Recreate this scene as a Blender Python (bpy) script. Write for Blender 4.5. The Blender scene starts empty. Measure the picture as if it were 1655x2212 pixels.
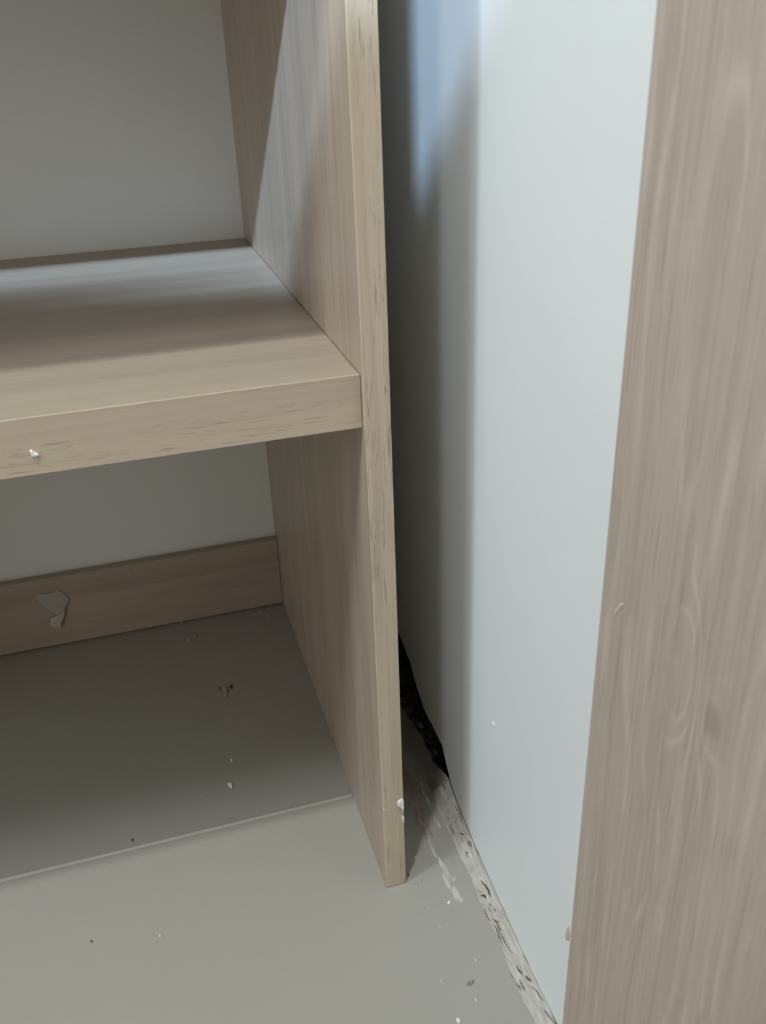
import bpy, bmesh, math, random
from mathutils import Vector, Matrix, noise
random.seed(7)
S = bpy.context.scene
COL = S.collection

# ------------------------------------------------------------------ camera, world, light
PITCH, YAW, ROLL, F_PX = 1.0859, -0.2699, -0.0387, 1968.4
CAM = Vector((-0.1412, -0.5465, 0.6775))
RCAM = (Matrix.Rotation(YAW, 3, 'Z') @ Matrix.Rotation(PITCH, 3, 'X') @ Matrix.Rotation(ROLL, 3, 'Z'))
cd = bpy.data.cameras.new('camera'); cam = bpy.data.objects.new('camera', cd); COL.objects.link(cam)
cam.location = CAM; cam.rotation_euler = RCAM.to_euler()
cd.sensor_fit = 'VERTICAL'; cd.sensor_height = 24.0; cd.lens = 24.0 * F_PX / 2212.0
cd.clip_start = 0.01; cd.clip_end = 50
cd.dof.use_dof = True; cd.dof.focus_distance = 0.74; cd.dof.aperture_fstop = 9.5
S.camera = cam

W = bpy.data.worlds.new('world'); S.world = W; W.use_nodes = True
W.node_tree.nodes['Background'].inputs[0].default_value = (0.75, 0.85, 1.0, 1)
W.node_tree.nodes['Background'].inputs[1].default_value = 0.6

def area(name, loc, target, sx, sy, power, col):
    l = bpy.data.lights.new(name, 'AREA'); l.shape = 'RECTANGLE'; l.size = sx; l.size_y = sy
    l.energy = power; l.color = col
    o = bpy.data.objects.new(name, l); COL.objects.link(o); o.location = loc
    o.rotation_euler = (Vector(target) - Vector(loc)).to_track_quat('-Z', 'Y').to_euler()
    return o
# daylight through the left window, daylight through the clerestory, the ceiling lamp
area('window_daylight', (-2.03, -0.66, 2.29), (-0.2, -0.1, 0.4), 0.30, 0.38, 29.0, (0.86, 0.95, 1.0))
area('clerestory_daylight', (-0.72, -1.76, 2.17), (-0.05, 0.30, 0.6), 0.30, 0.05, 12.5, (0.50, 0.72, 1.0)).data.spread = math.radians(40)
area('interior_fill', (-2.03, -1.22, 1.05), (-0.1, 0.3, 0.4), 0.62, 1.80, 13.0, (0.86, 0.95, 1.0))  # added fill to brighten the inside of the unit, no known source
LAMP_POS = (-0.32, -0.46, 2.40)
area('ceiling_lamp_light', LAMP_POS, (-0.32, -0.46, 0), 0.07, 0.07, 20.5, (0.88, 0.95, 1.0))

S.view_settings.view_transform = 'Standard'
S.view_settings.look = 'None'
S.view_settings.exposure = 0.08
S.view_settings.gamma = 1.0
S.view_settings.use_curve_mapping = False
S.render.engine = 'CYCLES'
S.cycles.use_denoising = True
S.cycles.max_bounces = 10
S.cycles.diffuse_bounces = 7

# ------------------------------------------------------------------ dimensions (metres)
T = 0.018           # side panel
D = 0.499           # depth of the unit to the wall
ZS, TS = 0.4795, 0.0375   # shelf top and thickness
YS, YB = 0.0062, 0.4982   # shelf front and back
XW = 0.0872         # face of right wall
XL = -0.86          # left panel of the unit
Z2 = 0.818          # underside of next shelf up
YJ = 0.1185         # tile joint
XT = 0.0692         # face of the upright board
YT = -0.199         # its rear edge

def unp(u, v, ax, val):
    """the point of a plane of the room that the photograph shows at pixel u, v"""
    d = RCAM @ Vector(((u - 827.5) / F_PX, -(v - 1106) / F_PX, -1))
    s = (val - CAM[ax]) / d[ax]
    return CAM + d * s

# ------------------------------------------------------------------ helpers
def link(name, bm, mats, parent=None, smooth=False):
    me = bpy.data.meshes.new(name)
    if parent is not None:
        off = parent.matrix_basis.translation.copy()
        q = parent.parent
        while q is not None:
            off += q.matrix_basis.translation; q = q.parent
        bmesh.ops.translate(bm, verts=bm.verts, vec=-off)
    bm.normal_update(); bm.to_mesh(me); bm.free()
    if not isinstance(mats, (list, tuple)): mats = [mats]
    for m in mats: me.materials.append(m)
    if smooth:
        for p in me.polygons: p.use_smooth = True
    o = bpy.data.objects.new(name, me); COL.objects.link(o)
    if parent is not None: o.parent = parent
    return o
def thing(name, label, cat, loc, group=None):
    o = bpy.data.objects.new(name, None); COL.objects.link(o); o.location = loc
    o.empty_display_size = 0.05
    return tag(o, label, cat, group)
def tag(o, label, cat, group=None):
    o['label'] = label; o['category'] = cat
    if group: o['group'] = group
    return o
def struct(o): o['kind'] = 'structure'; return o
def center(o):
    """put a mesh thing's origin at its own middle"""
    c = sum((v.co for v in o.data.vertices), Vector()) / len(o.data.vertices)
    for v in o.data.vertices: v.co -= c
    o.location = c
    return o
def box(x0, y0, z0, x1, y1, z1, bev=0.0, seg=2):
    bm = bmesh.new(); bmesh.ops.create_cube(bm, size=1)
    for v in bm.verts:
        v.co = Vector((x1 if v.co.x > 0 else x0, y1 if v.co.y > 0 else y0, z1 if v.co.z > 0 else z0))
    if bev: bmesh.ops.bevel(bm, geom=list(bm.edges), offset=bev, segments=seg, affect='EDGES', profile=0.5)
    return bm
def join(bm, other):
    me = bpy.data.meshes.new('tmp'); other.to_mesh(me); other.free(); bm.from_mesh(me); bpy.data.meshes.remove(me)
    return bm

# ------------------------------------------------------------------ materials
def mat(name):
    m = bpy.data.materials.new(name); m.use_nodes = True
    return m, m.node_tree.nodes, m.node_tree.links, m.node_tree.nodes['Principled BSDF']
class NT:
    def __init__(s, m): s.n = m.node_tree.nodes; s.l = m.node_tree.links
    def put(s, sock, v):
        if hasattr(v, 'is_output') or isinstance(v, bpy.types.NodeSocket): s.l.new(v, sock)
        else: sock.default_value = v
    def math(s, op, a, b=0.0, clamp=False):
        n = s.n.new('ShaderNodeMath'); n.operation = op; n.use_clamp = clamp
        s.put(n.inputs[0], a); s.put(n.inputs[1], b); return n.outputs[0]
    def coords(s, scale, kind='Object', loc=(0, 0, 0)):
        t = s.n.new('ShaderNodeTexCoord'); m = s.n.new('ShaderNodeMapping')
        m.inputs['Scale'].default_value = scale; m.inputs['Location'].default_value = loc
        s.l.new(t.outputs[kind], m.inputs[0]); return m.outputs[0]
    def noise(s, vec, scale=1.0, detail=3.0, rough=0.5, dist=0.0):
        n = s.n.new('ShaderNodeTexNoise'); s.l.new(vec, n.inputs['Vector'])
        n.inputs['Scale'].default_value = scale; n.inputs['Detail'].default_value = detail
        n.inputs['Roughness'].default_value = rough; n.inputs['Distortion'].default_value = dist
        return n.outputs['Fac']
    def step(s, v, a, b, lo=0.0, hi=1.0):
        n = s.n.new('ShaderNodeMapRange'); n.interpolation_type = 'SMOOTHSTEP'
        s.put(n.inputs['Value'], v)
        n.inputs['From Min'].default_value = a; n.inputs['From Max'].default_value = b
        n.inputs['To Min'].default_value = lo; n.inputs['To Max'].default_value = hi
        return n.outputs['Result']
    def mix(s, f, a, b, mode='MIX'):
        n = s.n.new('ShaderNodeMix'); n.data_type = 'RGBA'; n.blend_type = mode
        s.put(n.inputs[0], f)
        s.put(n.inputs[6], a if not isinstance(a, tuple) else (*a, 1)); s.put(n.inputs[7], b if not isinstance(b, tuple) else (*b, 1))
        return n.outputs[2]
    def xyz(s, kind='Object'):
        t = s.n.new('ShaderNodeTexCoord'); x = s.n.new('ShaderNodeSeparateXYZ'); s.l.new(t.outputs[kind], x.inputs[0]); return x.outputs
    def bump(s, h, strength, dist, bsdf):
        b = s.n.new('ShaderNodeBump'); b.inputs['Strength'].default_value = strength; b.inputs['Distance'].default_value = dist
        s.l.new(h, b.inputs['Height']); s.l.new(b.outputs[0], bsdf.inputs['Normal'])

WOOD = (0.385, 0.310, 0.245)
def sc(c, k): return tuple(x * k for x in c)
def along(axis, a, c):
    """scale vector: a along the grain, c across it"""
    return tuple(a if i == axis else c for i in range(3))
def wood(name, axis, base=WOOD, pore=0.35, contrast=1.0, rough=0.42, seed=0.0, pore_c=420):
    m, n, l, b = mat(name); t = NT(m)
    fine = t.noise(t.coords(along(axis, 5, 260), loc=(seed,) * 3), 1, 3, .6)
    mid = t.noise(t.coords(along(axis, 1.6, 38), loc=(seed + 3,) * 3), 1, 3, .55, .6)
    tint = t.noise(t.coords(along(axis, 1.2, 14), loc=(seed + 7,) * 3), 1, 2, .5, .8)
    c = t.mix(t.step(mid, .32, .68), sc(base, 1 - .12 * contrast), sc(base, 1 + .10 * contrast))
    c = t.mix(t.step(fine, .30, .70, 0, .45 * contrast), c, sc(base, 1.18))
    c = t.mix(t.step(tint, .40, .70, 0, .35), c, (base[0] * .96, base[1] * 1.0, base[2] * .86))
    po = t.noise(t.coords(along(axis, 55, pore_c), loc=(seed + 11,) * 3), 1, 2, .5)
    pm = t.noise(t.coords(along(axis, 3, 60), loc=(seed + 13,) * 3), 1, 2, .5)
    pf = t.math('MULTIPLY', t.step(po, .58, .68), t.step(pm, .40, .58))
    c = t.mix(t.math('MULTIPLY', pf, pore), c, sc(base, .42))
    l.new(c, b.inputs['Base Color'])
    b.inputs['Roughness'].default_value = rough
    t.bump(t.math('ADD', fine, t.math('MULTIPLY', pf, -1.5)), .10, .0006, b)
    return m
m_side = wood('oak laminate upright grain', 2, base=sc(WOOD, 1.1), pore=.30, rough=.40, contrast=1.45)
m_shelf = wood('oak laminate lengthwise grain', 0, base=sc(WOOD, .94), pore=.12, rough=.36, seed=5, contrast=1.0)
m_edge_v = wood('edge banding upright', 2, base=sc(WOOD, 1.42), pore=.75, rough=.5, seed=2, contrast=1.5, pore_c=1100)
m_edge_h = wood('edge banding lengthwise', 0, base=sc(WOOD, 1.33), pore=.45, rough=.5, seed=9, pore_c=1000)
m_seam, n_, l_, b_ = mat('edge banding core'); b_.inputs['Base Color'].default_value = (.62, .56, .48, 1); b_.inputs['Roughness'].default_value = .5
m_raw, n_, l_, b_ = mat('chipboard core'); b_.inputs['Base Color'].default_value = (.30, .22, .15, 1); b_.inputs['Roughness'].default_value = .9

def board_material():
    """cathedral grained oak board: pale contour lines of a warped field with two knots"""
    m, n, l, b = mat('pale cathedral oak'); t = NT(m)
    X, Y, Z = t.xyz()
    warp = t.noise(t.coords((1, 16, 3.2)), 1, 2, .45)
    warp2 = t.noise(t.coords((1, 60, 9), loc=(4, 4, 4)), 1, 2, .5)
    g = t.math('ADD', t.math('MULTIPLY', Y, 62.0), t.math('MULTIPLY', warp, 4.6))
    g = t.math('ADD', g, t.math('MULTIPLY', warp2, .55))
    for (ky, kz, sy, sz, amp) in ((-.2718, .4231, .013, .036, 3.0), (-.2935, .4170, .009, .022, -1.6), (-.262, .300, .016, .05, 1.3), (-.259, .600, .012, .07, 1.5), (-.262, .515, .010, .05, 1.3)):
        dy = t.math('DIVIDE', t.math('SUBTRACT', Y, ky), sy); dz = t.math('DIVIDE', t.math('SUBTRACT', Z, kz), sz)
        r2 = t.math('ADD', t.math('MULTIPLY', dy, dy), t.math('MULTIPLY', dz, dz))
        g = t.math('ADD', g, t.math('MULTIPLY', t.math('DIVIDE', 1.0, t.math('ADD', 1.0, t.math('MULTIPLY', r2, r2))), amp))
    fr = t.math('ABSOLUTE', t.math('SUBTRACT', t.math('FRACT', g), .5))
    line = t.step(fr, .0, .26, 1, 0)
    patch = t.step(t.noise(t.coords((1, 45, 12), loc=(9, 9, 9)), 1, 3, .6), .40, .66)
    fine = t.noise(t.coords((200, 330, 7)), 1, 3, .6)
    mid = t.noise(t.coords((20, 48, 4), loc=(2, 2, 2)), 1, 3, .6)
    base = (.445, .370, .312)
    c = t.mix(t.step(mid, .3, .7), sc(base, .92), sc(base, 1.07))
    c = t.mix(t.step(fine, .34, .66, 0, .60), c, sc(base, 1.22))
    c = t.mix(t.math('MULTIPLY', t.math('MULTIPLY', line, t.math('ADD', patch, .25)), .46), c, (.62, .545, .50))
    dk = t.math('ADD', t.math('POWER', t.math('DIVIDE', t.math('SUBTRACT', Y, -.2962), .006), 2.0), t.math('POWER', t.math('DIVIDE', t.math('SUBTRACT', Z, .4142), .009), 2.0))
    c = t.mix(t.step(dk, .0, 1.6, .38, 0), c, sc(base, .55))
    po = t.step(t.noise(t.coords((300, 620, 26), loc=(5, 5, 5)), 1, 2, .5), .60, .70, 0, .38)
    c = t.mix(po, c, sc(base, .6))
    l.new(c, b.inputs['Base Color']); b.inputs['Roughness'].default_value = .48
    t.bump(fine, .08, .0005, b)
    return m
m_board = board_material()

def plaster(name, col, rough=.55, amp=.03, bump=.08):
    m, n, l, b = mat(name); t = NT(m)
    f = t.noise(t.coords((6, 6, 6)), 1, 4, .6); g = t.noise(t.coords((180, 180, 180)), 1, 3, .6)
    l.new(t.mix(f, sc(col, 1 - amp), sc(col, 1 + amp)), b.inputs['Base Color'])
    b.inputs['Roughness'].default_value = rough; t.bump(g, bump, .0006, b)
    return m
m_wall = plaster('white wall paint', (.84, .885, .905), .42)
m_back = plaster('off white back wall paint', (.74, .735, .69), .6)
m_room = plaster('room paint', (.62, .61, .585), .8)
m_ceil = plaster('ceiling paint', (.70, .70, .68), .9)

def floor_material():
    m, n, l, b = mat('grey beige porcelain tile'); t = NT(m)
    X, Y, Z = t.xyz()
    f = t.noise(t.coords((5, 5, 5)), 1, 4, .6); g = t.noise(t.coords((420, 420, 420)), 1, 2, .6)
    base = (.352, .334, .289)
    c = t.mix(f, sc(base, .96), sc(base, 1.04))
    c = t.mix(t.step(g, .3, .7, 0, .25), c, sc(base, .93))
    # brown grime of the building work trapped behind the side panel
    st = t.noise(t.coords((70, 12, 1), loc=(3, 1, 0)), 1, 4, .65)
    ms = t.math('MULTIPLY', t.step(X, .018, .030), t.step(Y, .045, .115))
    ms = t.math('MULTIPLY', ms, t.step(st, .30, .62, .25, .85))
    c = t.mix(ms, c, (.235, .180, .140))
    l.new(c, b.inputs['Base Color'])
    b.inputs['Roughness'].default_value = .46; b.inputs['IOR'].default_value = 1.45
    t.bump(g, .03, .0004, b)
    return m
m_floor = floor_material()
m_grout, n_, l_, b_ = mat('pale joint'); b_.inputs['Base Color'].default_value = (.50, .47, .42, 1); b_.inputs['Roughness'].default_value = .6

def rubble_material():
    m, n, l, b = mat('broken cream plaster'); t = NT(m)
    st = t.noise(t.coords((300, 38, 120)), 1, 4, .6, .5)
    msk = t.noise(t.coords((60, 30, 60), loc=(1, 4, 2)), 1, 2, .5)
    br = t.noise(t.coords((70, 24, 70), loc=(3, 8, 1)), 1, 3, .6)
    fi = t.noise(t.coords((420, 70, 300)), 1, 3, .6)
    c = t.mix(t.step(fi, .28, .72), (.40, .385, .335), (.55, .53, .475))
    c = t.mix(t.step(br, .48, .68, 0, .6), c, (.40, .31, .24))
    c = t.mix(t.math('MULTIPLY', t.step(st, .56, .63), t.step(msk, .46, .58, 0, .85)), c, (.085, .07, .055))
    l.new(c, b.inputs['Base Color']); b.inputs['Roughness'].default_value = .85
    t.bump(t.math('ADD', st, fi), .6, .0015, b)
    return m
m_rubble = rubble_material()
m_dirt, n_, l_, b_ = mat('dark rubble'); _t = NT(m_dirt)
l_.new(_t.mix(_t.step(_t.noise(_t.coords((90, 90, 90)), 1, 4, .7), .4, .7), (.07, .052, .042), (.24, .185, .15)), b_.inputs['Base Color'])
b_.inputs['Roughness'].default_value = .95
def plain(name, col, rough=.7, var=.12, s=300):
    m, n, l, b = mat(name); t = NT(m)
    l.new(t.mix(t.noise(t.coords((s, s, s)), 1, 3, .6), sc(col, 1 - var), sc(col, 1 + var)), b.inputs['Base Color'])
    b.inputs['Roughness'].default_value = rough
    return m
m_chip = plain('white filler', (.78, .77, .72))
m_crumb = plain('grey crumb', (.42, .38, .34))
m_brown = plain('brown crumb', (.24, .17, .12))
m_black = plain('black grit and crumb shadow', (.05, .045, .04))
m_paper = plain('torn paper', (.37, .345, .30), .8, .05, 60)
def smear_material(name, col, lo, hi, mx):
    """dried film of filler: streaky coverage along the wiping direction"""
    m, n, l, b = mat(name); t = NT(m)
    b.inputs['Base Color'].default_value = (*col, 1); b.inputs['Roughness'].default_value = .8
    a = t.noise(t.coords((420, 60, 1)), 1, 3, .6)
    l.new(t.step(a, lo, hi, .06, mx), b.inputs['Alpha'])
    return m
m_smear = smear_material('dried filler film', (.58, .56, .50), .33, .58, .85)
m_smear_b = smear_material('dried brown film', (.44, .35, .285), .30, .58, .85)
m_smear_t = smear_material('faint filler film', (.50, .49, .45), .36, .62, .6)

# ------------------------------------------------------------------ structure: the room
def floor_edge(y):      # right hand limit of the tile: it stops short of the wall behind the panel
    if y > .235: return .0865 - (y - .235) * .05
    if y > .178: return .0934 - (y - .178) * .12
    if y > .108: return .0934 + .0012 * math.sin(y * 300)
    return .124
bm = bmesh.new()
ys = [-1.75, -.6, -.2, 0] + [.02 * i + .02 for i in range(5)] + [.104 + .006 * i for i in range(26)] + [.3, .4, .52]
rows = []
for y in sorted(set(round(q, 4) for q in ys)):
    xe = floor_edge(y) + (noise.noise(Vector((0, y * 120, 0))) * .0018 if .1 < y < .3 else 0)
    rows.append([bm.verts.new((x, y, z)) for x, z in ((-2.1, 0), (-.4, 0), (0, 0), (xe - .0008, 0), (xe, -.0008), (xe, -.012), (-2.1, -.012))])
for a, b in zip(rows, rows[1:]):
    for i in range(6): bm.faces.new((a[i], a[i + 1], b[i + 1], b[i]))
bmesh.ops.recalc_face_normals(bm, faces=bm.faces)
if sum(f.normal.z for f in bm.faces if abs(f.calc_center_median().z) < 1e-5) < 0: bmesh.ops.reverse_faces(bm, faces=bm.faces)
floor = struct(link('floor', bm, m_floor))
bm = box(XL + .019, YJ - .0016, -.002, -.0004, YJ + .0016, .0007, .0004)
link('tile_joint', bm, m_grout, floor)
bm = box(-2.1, -1.75, -.06, .2, .56, -.013)
struct(link('trim_1', bm, m_dirt))     # screed under the tile, seen in the gap by the wall

def wall_bottom(y):
    pts = [(-1.8, 0), (-.158, -.001), (-.10, .0015), (-.032, .0075), (.03, .016), (.065, .025), (.083, .040), (.0963, .0555), (.1526, .0575), (.1836, .0740), (.197, .0860), (.25, .10), (.6, .10)]
    for (a, za), (b, zb) in zip(pts, pts[1:]):
        if a <= y <= b: return za + (zb - za) * (y - a) / (b - a)
    return 0
bm = bmesh.new(); rows = []
yl = [-1.75, -1.0, -.6, -.3] + [-.24 + .003 * i for i in range(180)] + [.4, .5]
for y in yl:
    n1 = noise.noise(Vector((3, y * 90, 0))) * .0016 + noise.noise(Vector((3, y * 300, 4))) * .0007
    zb = max(0.0, wall_bottom(y) + n1 * (1 if -.2 < y < .3 else 0))
    rows.append([bm.verts.new(p) for p in ((.140, y, zb + .002), (XW + .003 + n1, y, zb), (XW + .0008, y, zb + .0015), (XW, y, zb + .004), (XW, y, zb + .05), (XW, y, 2.6), (.140, y, 2.6))])
for a, b in zip(rows, rows[1:]):
    for i in range(6): bm.faces.new((a[i], b[i], b[i + 1], a[i + 1]))
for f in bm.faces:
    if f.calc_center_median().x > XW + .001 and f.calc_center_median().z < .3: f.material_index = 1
bmesh.ops.recalc_face_normals(bm, faces=bm.faces)
if sum(f.normal.x * f.calc_area() for f in bm.faces if abs(f.calc_center_median().x - XW) < 1e-4) > 0: bmesh.ops.reverse_faces(bm, faces=bm.faces)
struct(link('wall_right', bm, [m_wall, m_dirt]))
bm = box(.141, -1.75, -.012, .2, .5, 2.6); struct(link('wall_right_core', bm, m_dirt))
bm = box(-2.1, D, -.012, .14, D + .08, 2.6); struct(link('wall_back', bm, m_back))
def wall_with_hole(name, ax, a0, a1, pos0, pos1, h):
    """ax: axis the wall runs along; h = hole (u0, u1, z0, z1)"""
    bm = bmesh.new()
    u = a0
    for (h0, h1, z0, z1) in sorted(h):
        parts = [(u, h0, 0, 2.6), (h0, h1, z1, 2.6)] + ([(h0, h1, 0, z0)] if z0 > 0 else [])
        for (a, b, c, d) in parts:
            join(bm, box(a, pos0, c, b, pos1, d) if ax == 0 else box(pos0, a, c, pos1, b, d))
        u = h1
    join(bm, box(u, pos0, 0, a1, pos1, 2.6) if ax == 0 else box(pos0, u, 0, pos1, a1, 2.6))
    return struct(link(name, bm, m_room))
wall_with_hole('wall_left', 1, -1.75, D, -2.10, -1.98, ((-.86, -.46, 2.05, 2.53), (-1.58, -.92, 0.0, 2.0)))
wall_with_hole('wall_front', 0, -1.98, XW, -1.80, -1.68, ((-.93, -.51, 2.10, 2.24),))
bm = box(-2.1, -1.8, 2.6, .2, D + .08, 2.66); struct(link('ceiling', bm, m_ceil))
m_frame = plain('white window frame', (.75, .75, .73), .4, .02, 20)
def window_frame(name, ax, u0, u1, z0, z1, p0, p1, w=.022):
    bm = bmesh.new()
    for (a, b, c, d) in ((u0, u0 + w, z0, z1), (u1 - w, u1, z0, z1), (u0 + w, u1 - w, z0, z0 + w), (u0 + w, u1 - w, z1 - w, z1)):
        join(bm, box(a, p0, c, b, p1, d, .002) if ax == 0 else box(p0, a, c, p1, b, d, .002))
    return struct(link(name, bm, m_frame))
window_frame('window_1', 1, -.86, -.46, 2.05, 2.53, -2.02, -1.985)
window_frame('window_2', 0, -.93, -.51, 2.10, 2.24, -1.74, -1.70, .006)

# ceiling lamp (above the frame)
m_lamp, n_, l_, b_ = mat('frosted lamp glass'); b_.inputs['Emission Color'].default_value = (1, .93, .84, 1); b_.inputs['Emission Strength'].default_value = 3.0
m_metal, n_, l_, b_ = mat('white lamp metal'); b_.inputs['Base Color'].default_value = (.8, .8, .8, 1); b_.inputs['Roughness'].default_value = .4
lamp = thing('ceiling_lamp', 'small round white ceiling lamp above the shelf unit', 'lamp', (LAMP_POS[0], LAMP_POS[1], 2.6))
def cyl(x, y, z0, z1, r0, r1, seg=32, bev=.003):
    bm = bmesh.new()
    bmesh.ops.create_cone(bm, cap_ends=True, segments=seg, radius1=r0, radius2=r1, depth=z1 - z0, matrix=Matrix.Translation((x, y, (z0 + z1) / 2)))
    bmesh.ops.bevel(bm, geom=[e for e in bm.edges if abs(e.verts[0].co.z - e.verts[1].co.z) < 1e-6], offset=bev, segments=2, affect='EDGES')
    return bm
link('lamp_base', cyl(LAMP_POS[0], LAMP_POS[1], 2.57, 2.5999, .085, .10), m_metal, lamp)
link('lamp_shade', cyl(LAMP_POS[0], LAMP_POS[1], 2.43, 2.57, .060, .085), m_lamp, lamp)

# ------------------------------------------------------------------ the shelf unit
unit = thing('shelf_unit', 'open oak-grain wardrobe shelf unit with thick shelf standing on the grey tile floor', 'shelf unit', (XL / 2, D / 2, 0))
def banded(name, x0, x1, z0, z1, yf, yb, m, me, horizontal, parent, bev=.0004):
    body = link(name, box(x0, yf + .0012, z0, x1, yb, z1, bev), m, parent)
    bm = box(x0 - (0 if horizontal else .0001), yf, z0 - .0001, x1 + (0 if horizontal else .0001), yf + .0012, z1 + .0001, .00045)
    bm.normal_update()
    if not horizontal:
        for f in bm.faces:
            if abs(f.normal.y) < .9: f.material_index = 1
    link('edge_band', bm, [me, m_seam], body)
    return body
banded('side_panel', 0, T, 0.0006, 2.3, 0, D - .0006, m_side, m_edge_v, False, unit)
banded('side_panel', XL, XL + T, 0.0006, 2.3, 0, D - .0006, m_side, m_edge_v, False, unit)
xl, xr = XL + T + .0004, -.0004
banded('shelf', xl, xr + .0001, ZS - TS, ZS, YS, YB, m_shelf, m_edge_h, True, unit, .0010)
banded('shelf', xl, xr, Z2, Z2 + TS, YS, YB, m_shelf, m_edge_h, True, unit)
banded('shelf', xl, xr, 2.26, 2.29, YS, D - .002, m_shelf, m_edge_h, True, unit)
bm = box(xl, .484, .0030, xr, .4948, .1000, .0006)
link('back_rail', bm, m_side if False else m_shelf, unit)

# opposite cupboard (behind the camera), unseen, added to cut the clerestory beam
main_blocker = thing('blocker', 'added low unseen oak-grain cupboard standing opposite the open shelf unit', 'blocker', (-.6, -1.2, 0))
link('body', box(-1.25, -1.66, .0006, .05, -.769, 1.334, .001), m_side, main_blocker)
for i in range(3):
    d = link('door', box(-1.248 + i * .433, -.7685, .06, -.819 + i * .433, -.7505, 1.332, .001), m_side, main_blocker)
    link('handle', box(-.86 + i * .433, -.750, .75, -.85 + i * .433, -.738, .9, .002), m_metal, d)

top_blocker = thing('blocker_box', 'added very flat grey lidded light-blocking box on top of the opposite cupboard', 'box', (-.84, -1.15, 1.3346))  # added out of view to dim the left of the beam
link('body', box(-1.24, -1.27, 1.3346, -.455, -.76, 1.366, .003), m_ceil, top_blocker)
link('lid', box(-1.245, -1.275, 1.3664, -.45, -.755, 1.378, .002), m_metal, top_blocker)
top_blocker = thing('blocker_box', 'added tall grey lidded light-blocking box at the right end of the opposite cupboard', 'box', (-.13, -1.15, 1.3346))  # unseen, added to keep the beam off the right wall
link('body', box(-.297, -1.27, 1.3346, .04, -.76, 1.70, .004), m_ceil, top_blocker)
link('lid', box(-.30, -1.275, 1.7004, .045, -.755, 1.74, .003), m_metal, top_blocker)

# ------------------------------------------------------------------ upright board, right foreground
board = link('wood_board', box(XT, YT - .26, .0006, XW - .0004, YT, 2.3, .0009), m_board)
tag(board, 'wide pale oak board with a knot standing upright against the white wall in right foreground', 'board')

# ------------------------------------------------------------------ plaster rubble strip along the wall foot
inner = [(.128, .0905), (.110, .0860), (.0985, .0815)] + [tuple(unp(u, v, 2, 0))[1::-1] for u, v in ((932, 1712), (941, 1735), (984, 1829), (1020, 1900), (1038, 1950), (1081, 2036), (1108, 2114), (1140, 2178), (1170, 2240), (1200, 2300))]
inner = sorted([(a, b) for a, b in inner])
def x_in(y):
    if y <= inner[0][0]: return inner[0][1]
    for (a, xa), (b, xb) in zip(inner, inner[1:]):
        if a <= y <= b: return xa + (xb - xa) * (y - a) / (b - a + 1e-9)
    return inner[-1][1]
bm = bmesh.new(); rows = []; N = 12; y = -.235
while y <= .122:
    xi = x_in(y) + noise.noise(Vector((9, y * 130, 1))) * .0016 + noise.noise(Vector((9, y * 420, 1))) * .0009
    xo = XW + .006; zo = wall_bottom(y) + .0015
    if y > .07: zo = min(zo, .026 - (y - .07) * .40)
    r = []
    for i in range(N + 1):
        k = i / N; x = xi + (xo - xi) * k
        z = zo * (k ** 1.25)
        lump = noise.fractal(Vector((x * 180, y * 85, 0)), 1.0, 2.0, 4) * .0022 + abs(noise.noise(Vector((x * 60, y * 40, 7)))) * .0022
        z += max(-.0002, lump) * math.sin(math.pi * min(1, k * 1.3 + .04)) * (1.0 if k < .95 else .4) + .0004
        if i == 0: z = .0001
        r.append(bm.verts.new((x, y, max(.0001, z))))
    rows.append(r); y += .0013
for a, b in zip(rows, rows[1:]):
    for i in range(N): bm.faces.new((a[i], a[i + 1], b[i + 1], b[i]))
bmesh.ops.recalc_face_normals(bm, faces=bm.faces)
if sum(f.normal.z for f in bm.faces) < 0: bmesh.ops.reverse_faces(bm, faces=bm.faces)
strip = link('plaster_residue', bm, m_rubble, smooth=True)
tag(strip, 'rough cream plaster residue with dark cracks along the foot of the white wall', 'plaster')

# ------------------------------------------------------------------ small loose things
def fleck(name, px, ax, val, nsign, h, m, label, cat, group=None, dome=.5, seed=1, sub=3):
    """a small chip lying on a plane: outline seen in the photo, real thickness h"""
    pts = [unp(u, v, ax, val) for u, v in px]
    c = sum(pts, Vector()) / len(pts)
    # subdivide the outline and roughen it
    out = []
    for i, p in enumerate(pts):
        q = pts[(i + 1) % len(pts)]
        for k in range(sub):
            r = p.lerp(q, k / sub)
            j = noise.noise_vector(r * 900 + Vector((seed, 0, 0))) * (p - q).length * .10; j[ax] = 0
            out.append(r + j)
    nrm = Vector((0, 0, 0)); nrm[ax] = nsign
    bm = bmesh.new(); rings = []
    for s, z in ((1.0, .00004), (1.0, h * dome), (.82, h * .85), (.45, h)):
        rings.append([bm.verts.new(c + (p - c) * s + nrm * (z * (1 if z < .0001 else 1 + .5 * noise.noise(p * 700 + Vector((0, seed, 0)))))) for p in out])
    for a, b in zip(rings, rings[1:]):
        for i in range(len(a)):
            j = (i + 1) % len(a); bm.faces.new((a[i], a[j], b[j], b[i]))
    top = bm.verts.new(c + nrm * h * 1.05)
    for i in range(len(rings[-1])): bm.faces.new((rings[-1][i], rings[-1][(i + 1) % len(out)], top))
    bm.faces.new(list(reversed(rings[0])))
    bmesh.ops.recalc_face_normals(bm, faces=bm.faces)
    o = link(name, bm, m); center(o); tag(o, label, cat, group)
    return o
def cc(s, ox, oy, pts): return [(ox + a / s, oy + b / s) for a, b in pts]
def blob(u, v, w, h, ang=0.0, n=7, seed=0):
    rnd = random.Random(seed * 31 + 5); o = []
    for i in range(n):
        t = 2 * math.pi * i / n; r = 1 + rnd.uniform(-.28, .28)
        x, y = w / 2 * r * math.cos(t), h / 2 * r * math.sin(t)
        o.append((u + x * math.cos(ang) - y * math.sin(ang), v + x * math.sin(ang) + y * math.cos(ang)))
    return o

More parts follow.
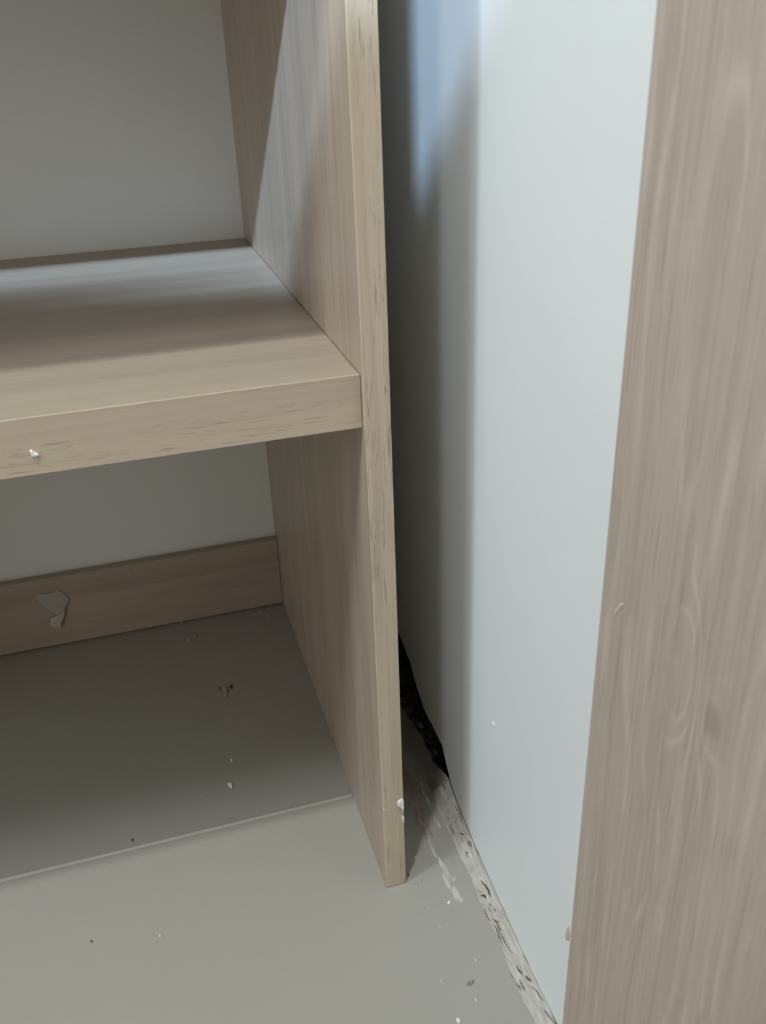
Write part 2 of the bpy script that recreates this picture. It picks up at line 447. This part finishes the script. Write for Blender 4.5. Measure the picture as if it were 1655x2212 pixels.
fleck('plaster_chip', cc(6.62, 0, 900, [(425, 478), (452, 468), (492, 500), (540, 520), (556, 545), (510, 572), (458, 572), (445, 540)]), 1, YS, -1, .0016, m_chip,
      'white plaster speck stuck on the front edge of the thick shelf', 'plaster chip')
fleck('plaster_chip', cc(8.85, 750, 1680, [(1020, 402), (1072, 395), (1078, 560), (1076, 690), (1048, 600), (1010, 562), (955, 520), (958, 455)]), 1, 0, -1, .0016, m_chip,
      'round white plaster blob with a tail near the foot of the side panel edge', 'plaster chip')
fleck('plaster_chip', cc(8.85, 750, 1680, [(1035, 705), (1084, 735), (1092, 860), (1072, 850), (1045, 780)]), 1, 0, -1, .0010, m_chip,
      'narrow white plaster chip just below the round blob on the side panel edge', 'plaster chip')
fleck('plaster_chip', cc(8.85, 750, 1680, [(690, 560), (712, 590), (735, 638), (715, 630), (692, 598)]), 1, 0, -1, .0006, m_chip,
      'tiny white chip on the inner corner of the side panel, left of the round blob', 'plaster chip')
fleck('plaster_chip', blob(1228, 2018, 9, 30, .15, 8, 3), 0, XT, -1, .0012, plain('cream crumb', (.55, .48, .41)),
      'pale plaster crumb stuck to the left edge of the upright oak board', 'plaster chip')
fleck('plaster_chip', cc(1.989, 1200, 1100, [(250, 452), (262, 425), (288, 400), (292, 410), (274, 436), (258, 455)]), 0, XT, -1, .0005, plain('pale scrape', (.60, .53, .46)),
      'short pale slanting scrape mark on the upright oak board above the knot', 'mark')
fleck('plaster_chip', cc(2.566, 750, 1350, [(804, 536), (808, 534), (819, 556), (815, 557)]), 0, XW, -1, .0007, m_chip,
      'tiny white fleck alone in the middle of the lower white wall', 'plaster chip')

G = 'crumbs on the floor tiles'
crumbs = [
 (blob(487, 1492, 7, 24, -.15, 8, 1), .0022, m_crumb, 'curled grey crumb on the dark tile midway under the shelf'),
 (blob(475, 1488, 7, 8, 0, 6, 2), .0010, m_brown, 'small brown crumb just left of the curled grey crumb'),
 (blob(499, 1484, 9, 8, 0, 6, 3), .0010, m_black, 'painted dark shadow just right of the curled grey crumb'),  # shadow of the curled crumb, painted as a dark fleck
 (cc(4.707, 350, 1280, [(665, 1950), (690, 1945), (715, 1950), (712, 1990), (690, 1985), (680, 1965)]), .0022, m_chip, 'brightest white crumb on the tile just behind the pale joint line'),
 (blob(500, 1643, 5, 8, -.3, 6, 5), .0012, m_chip, 'small white crumb directly behind the brightest crumb'),
 (blob(408, 1382, 9, 10, .4, 7, 6), .0014, m_crumb, 'left grey crumb of the pair in front of the back rail'),
 (blob(422, 1374, 6, 10, -.4, 6, 7), .0012, m_crumb, 'right grey crumb of the pair in front of the back rail'),
 (blob(392, 1344, 7, 6, 0, 6, 8), .0010, m_crumb, 'leftmost grey crumb close against the back rail'),
 (blob(429, 1326, 7, 8, 0, 6, 9), .0012, m_crumb, 'grey crumb touching the middle of the back rail foot'),
 (blob(473, 1323, 4, 7, 0, 6, 10), .0008, m_crumb, 'faint crumb at the back rail, between the middle crumb and the corner'),
 (blob(563, 1322, 6, 9, 0, 6, 11), .0010, m_crumb, 'left grey crumb of two in the dark rear corner by the side panel'),
 (blob(582, 1331, 6, 11, -.3, 6, 12), .0012, m_crumb, 'right grey crumb of two in the dark rear corner by the side panel'),
 (blob(514, 1339, 12, 4, 0, 7, 13), .0006, m_crumb, 'flat faint crumb in front of the two rear corner crumbs'),
 (blob(640, 1591, 4, 9, -.2, 6, 14), .0010, m_crumb, 'thin pale crumb on the tile beside the side panel'),
 (blob(448, 1713, 6, 7, -.4, 6, 15), .0008, m_crumb, 'faint pale crumb left of the brightest white crumb'),
 (blob(286, 1815, 4, 9, -.2, 6, 16), .0008, m_black, 'small dark grain close behind the pale joint line'),
 (blob(198, 2034, 5, 5, 0, 6, 17), .0008, m_black, 'tiny black grain on the bare front tile'),
 (blob(345, 2022, 4, 5, 0, 6, 18), .0006, m_chip, 'tiny pale grain on the bare front tile right of the black grain'),
 (blob(990, 2206, 12, 10, .3, 7, 19), .0016, m_chip, 'whitish crumb at the bottom of the picture on the front tile'),
 (blob(953, 2120, 2.2, 9, -.3, 6, 20), .0005, m_chip, 'thin white sliver on the front tile above the bottom crumb'),
 (blob(1027, 2074, 2.2, 8, -.5, 6, 21), .0005, m_chip, 'thin white sliver on the tile nearest the plaster residue'),
 (blob(1028, 2160, 2.2, 9, -.5, 6, 22), .0005, m_chip, 'lowest thin white sliver beside the plaster residue'),
 (blob(898, 1852, 4, 4, 0, 6, 23), .0006, m_chip, 'pale grain in the shadow right of the side panel foot'),
 (blob(882, 1891, 4, 4, 0, 6, 24), .0006, m_black, 'dark grain touching the outer foot of the side panel'),
 (blob(970, 1950, 6, 7, .3, 7, 25), .0012, m_chip, 'white crumb at the tail of the pale filler smears'),
 (blob(951, 2002, 14, 6, .5, 7, 26), .0004, m_crumb, 'flat pale crumb on the tile below the filler smears'),
]
for i, (px, h, m, lab) in enumerate(crumbs):
    fleck('crumb', px, 2, 0.0, 1, h, m, lab, 'crumb', G, seed=i, sub=2)
fleck('crumb', blob(278, 1240, 7, 6, 0, 6, 31), 1, .484, -1, .0006, m_crumb, 'pale speck stuck near the top of the back rail', 'crumb', None, sub=2)
fleck('smudge', blob(1016, 2124, 20, 12, -.7, 8, 30), 2, 0, 1, .0001, smear_material('grey smudge film', (.17, .16, .14), .35, .7, .45), 'soft grey smudge on the front tile near the plaster residue', 'smudge', None, sub=2)

# dried filler smears between side panel and wall
def band(px, w):
    """outline of a tapered stroke along a pixel path"""
    L = []; R = []
    n = len(px)
    for i, (u, v) in enumerate(px):
        a = px[max(0, i - 1)]; b = px[min(n - 1, i + 1)]
        dx, dy = b[0] - a[0], b[1] - a[1]; q = math.hypot(dx, dy)
        k = w * (.35 if i in (0, n - 1) else 1) / 2
        L.append((u - dy / q * k, v + dx / q * k)); R.append((u + dy / q * k, v - dx / q * k))
    return L + R[::-1]
c6 = lambda pts: cc(6.32, 860, 1650, pts)
smears = [
 (band(c6([(120, 380), (190, 600), (330, 880), (420, 1040)]), 13), m_smear_b, 'brown filler smear nearest the side panel'),
 (band(c6([(215, 420), (300, 620), (400, 840), (480, 1010)]), 8), m_smear_b, 'thin brown filler smear second from the side panel'),
 (band(c6([(390, 960), (470, 1140), (540, 1290), (640, 1440), (690, 1520)]), 9), m_smear, 'long pale filler smear pointing to the white crumb'),
 (band(c6([(310, 250), (370, 400), (450, 600)]), 8), m_smear, 'pale filler smear beside the brown stain'),
 (band(c6([(490, 720), (530, 790), (575, 870)]), 8), m_smear, 'short pale filler smear halfway along the plaster residue'),
 (band(c6([(700, 1200), (800, 1420), (900, 1640)]), 3), m_smear_t, 'hair thin filler streak between the smears and residue'),
 (c6([(600, 1480), (660, 1500), (720, 1590), (790, 1700), (900, 1870), (850, 1900), (760, 1840), (690, 1740), (640, 1650)]), m_smear, 'broad white filler smear on the tile in front of the panel foot'),
 (c6([(705, 1525), (790, 1525), (785, 1590), (750, 1610), (720, 1570)]), m_smear, 'small bright filler patch on top of the broad smear'),
 (c6([(230, 1925), (290, 1940), (480, 1920), (500, 1945), (400, 2000), (290, 1985)]), m_smear_t, 'faint flat filler patch in front of the side panel foot'),
 (c6([(190, 1620), (250, 1630), (350, 1545), (365, 1570), (340, 1650), (250, 1680)]), m_smear_t, 'faint filler patch just right of the side panel foot'),
 (c6([(400, 250), (480, 330), (590, 330), (620, 380), (560, 440), (500, 400), (430, 330)]), plain('rusty stain', (.20, .125, .085)), 'rust brown stain where the dark gap by the wall begins'),
]
for i, (px, m, lab) in enumerate(smears):
    fleck('filler_smear', px, 2, 0.0, 1, .00022 + .00002 * i, m, lab, 'smear', 'dried filler smears on the tile behind the panel', dome=.6, seed=40 + i, sub=3)

# ------------------------------------------------------------------ torn paper on the back rail
paper = thing('paper_scrap', 'torn grey paper scrap with a folded tail stuck on the back rail', 'paper scrap', unp(120, 1315, 1, .484))
def sheet(px, lift, name, parent, m):
    pts = [unp(u, v, 1, .484) for u, v in px]
    bm = bmesh.new(); fr = []; bk = []
    for p, h in zip(pts, lift):
        fr.append(bm.verts.new((p.x, p.y - h - .0003, p.z))); bk.append(bm.verts.new((p.x, p.y - h, p.z)))
    n = len(fr)
    c = sum((v.co for v in fr), Vector()) / n
    cf = bm.verts.new(c); cb = bm.verts.new(c + Vector((0, .0003, 0)))
    for i in range(n):
        j = (i + 1) % n
        bm.faces.new((fr[i], fr[j], cf)); bm.faces.new((bk[j], bk[i], cb)); bm.faces.new((fr[i], bk[i], bk[j], fr[j]))
    bmesh.ops.recalc_face_normals(bm, faces=bm.faces)
    return link(name, bm, m, parent)
sheet(cc(6.62, 0, 1200, [(485, 592), (560, 545), (700, 535), (790, 515), (810, 492), (865, 505), (945, 565), (980, 610), (975, 660), (930, 720), (915, 785), (820, 815), (760, 785), (610, 695)]),
      [.001, .001, .0008, .0008, .0006, .0008, .001, .0015, .002, .003, .0045, .006, .005, .003], 'sheet', paper, m_paper)
sheet(cc(6.62, 0, 1200, [(835, 812), (925, 780), (915, 850), (880, 920), (860, 1010), (790, 990), (730, 965), (718, 925), (740, 865), (800, 845)]),
      [.005, .004, .004, .004, .005, .006, .006, .005, .003, .004], 'folded_tail', paper, plain('torn paper back', (.45, .44, .395), .8, .05, 60))

# debris lying in the dark gap at the foot of the wall
rnd = random.Random(3)
for i, (y, x, r, m, lab) in enumerate([
    (.205, .1010, .0034, m_crumb, 'grey lump of rubble deepest in the dark gap by the wall'),
    (.186, .1060, .0030, m_brown, 'brown lump of rubble in the middle of the dark gap'),
    (.160, .1030, .0024, m_crumb, 'small grey lump of rubble in the dark gap nearer the plaster'),
    (.232, .0960, .0040, m_brown, 'brown lump of rubble where the gap passes behind the side panel')]):
    bm = bmesh.new(); bmesh.ops.create_icosphere(bm, subdivisions=2, radius=r)
    for v in bm.verts: v.co *= 1 + .45 * noise.noise(v.co * 320 + Vector((i * 3, 0, 0)))
    zmin = min(v.co.z for v in bm.verts)
    for v in bm.verts: v.co += Vector((x, y, -.0130 - zmin))
    tag(center(link('rubble_lump', bm, m)), lab, 'rubble lump', 'rubble in the gap')

# thin dark strips along the cracks of the plaster residue, laid on its surface
from mathutils.bvhtree import BVHTree
tree = BVHTree.FromPolygons([v.co.copy() for v in strip.data.vertices], [tuple(p.vertices) for p in strip.data.polygons])
def on_strip(u, v):
    d = (RCAM @ Vector(((u - 827.5) / F_PX, -(v - 1106) / F_PX, -1))).normalized()
    h = tree.ray_cast(CAM, d)
    return h[0] + Vector((-.0002, 0, .0003)) if h[0] is not None else None
m_crack = plain('dark crack grit', (.10, .08, .065), .95)
c7 = lambda pts: cc(6.62, 980, 1900, pts)
for px, w in ((c7([(395, 15), (450, 80), (500, 170), (530, 260)]), .0016), (c7([(390, 235), (440, 235), (465, 270)]), .0020),
              (c7([(440, 420), (480, 510), (530, 590)]), .0007), (c7([(510, 340), (535, 390)]), .0006), (c7([(575, 400), (610, 470)]), .0007), (c7([(555, 560), (600, 600), (650, 610)]), .0009),
              (c7([(570, 640), (620, 710), (690, 800), (740, 910), (800, 1000), (860, 1060)]), .0006), (c7([(900, 1230), (950, 1310), (985, 1375)]), .0011),
              (c7([(1030, 1375), (1070, 1420), (1100, 1465)]), .0016), (c7([(1110, 1530), (1200, 1600), (1240, 1680), (1285, 1740)]), .0006),
              (c7([(1290, 1850), (1350, 1950), (1450, 2060)]), .0006), (c6([(790, 590), (850, 700), (890, 830)]), .0007), (c6([(600, 260), (650, 360)]), .0012),
              (c6([(850, 950), (910, 975)]), .0013), (c6([(935, 1060), (975, 1130)]), .0006), (c6([(935, 1200), (960, 1230)]), .0009)):
    pts = []
    for (a, b) in zip(px, px[1:]):
        for k in range(6): pts.append((a[0] + (b[0] - a[0]) * k / 6, a[1] + (b[1] - a[1]) * k / 6))
    P = [p for p in (on_strip(*q) for q in pts + [px[-1]]) if p is not None]
    P = [p for p in P if p.x < XW + .0005]
    if len(P) < 4: continue
    bm = bmesh.new(); L = []
    for i, p in enumerate(P):
        t_ = (P[min(i + 1, len(P) - 1)] - P[max(i - 1, 0)]).normalized()
        sd = t_.cross(Vector((-.35, 0, .93))).normalized()
        k = w * .5 * (math.sin(math.pi * (i + .4) / (len(P) - .2)) ** .6) * (1 + .6 * noise.noise(p * 900))
        jit = sd * noise.noise(p * 500) * .0008
        up = Vector((0, 0, .00025))
        L.append([bm.verts.new(p + jit - sd * k), bm.verts.new(p + jit + up), bm.verts.new(p + jit + sd * k), bm.verts.new(p + jit - up * 2)])
    for a, b in zip(L, L[1:]):
        for i in range(4): bm.faces.new((a[i], a[(i + 1) % 4], b[(i + 1) % 4], b[i]))
    bm.faces.new(L[0]); bm.faces.new(L[-1][::-1])
    bmesh.ops.recalc_face_normals(bm, faces=bm.faces)
    link('crack', bm, m_crack, strip)
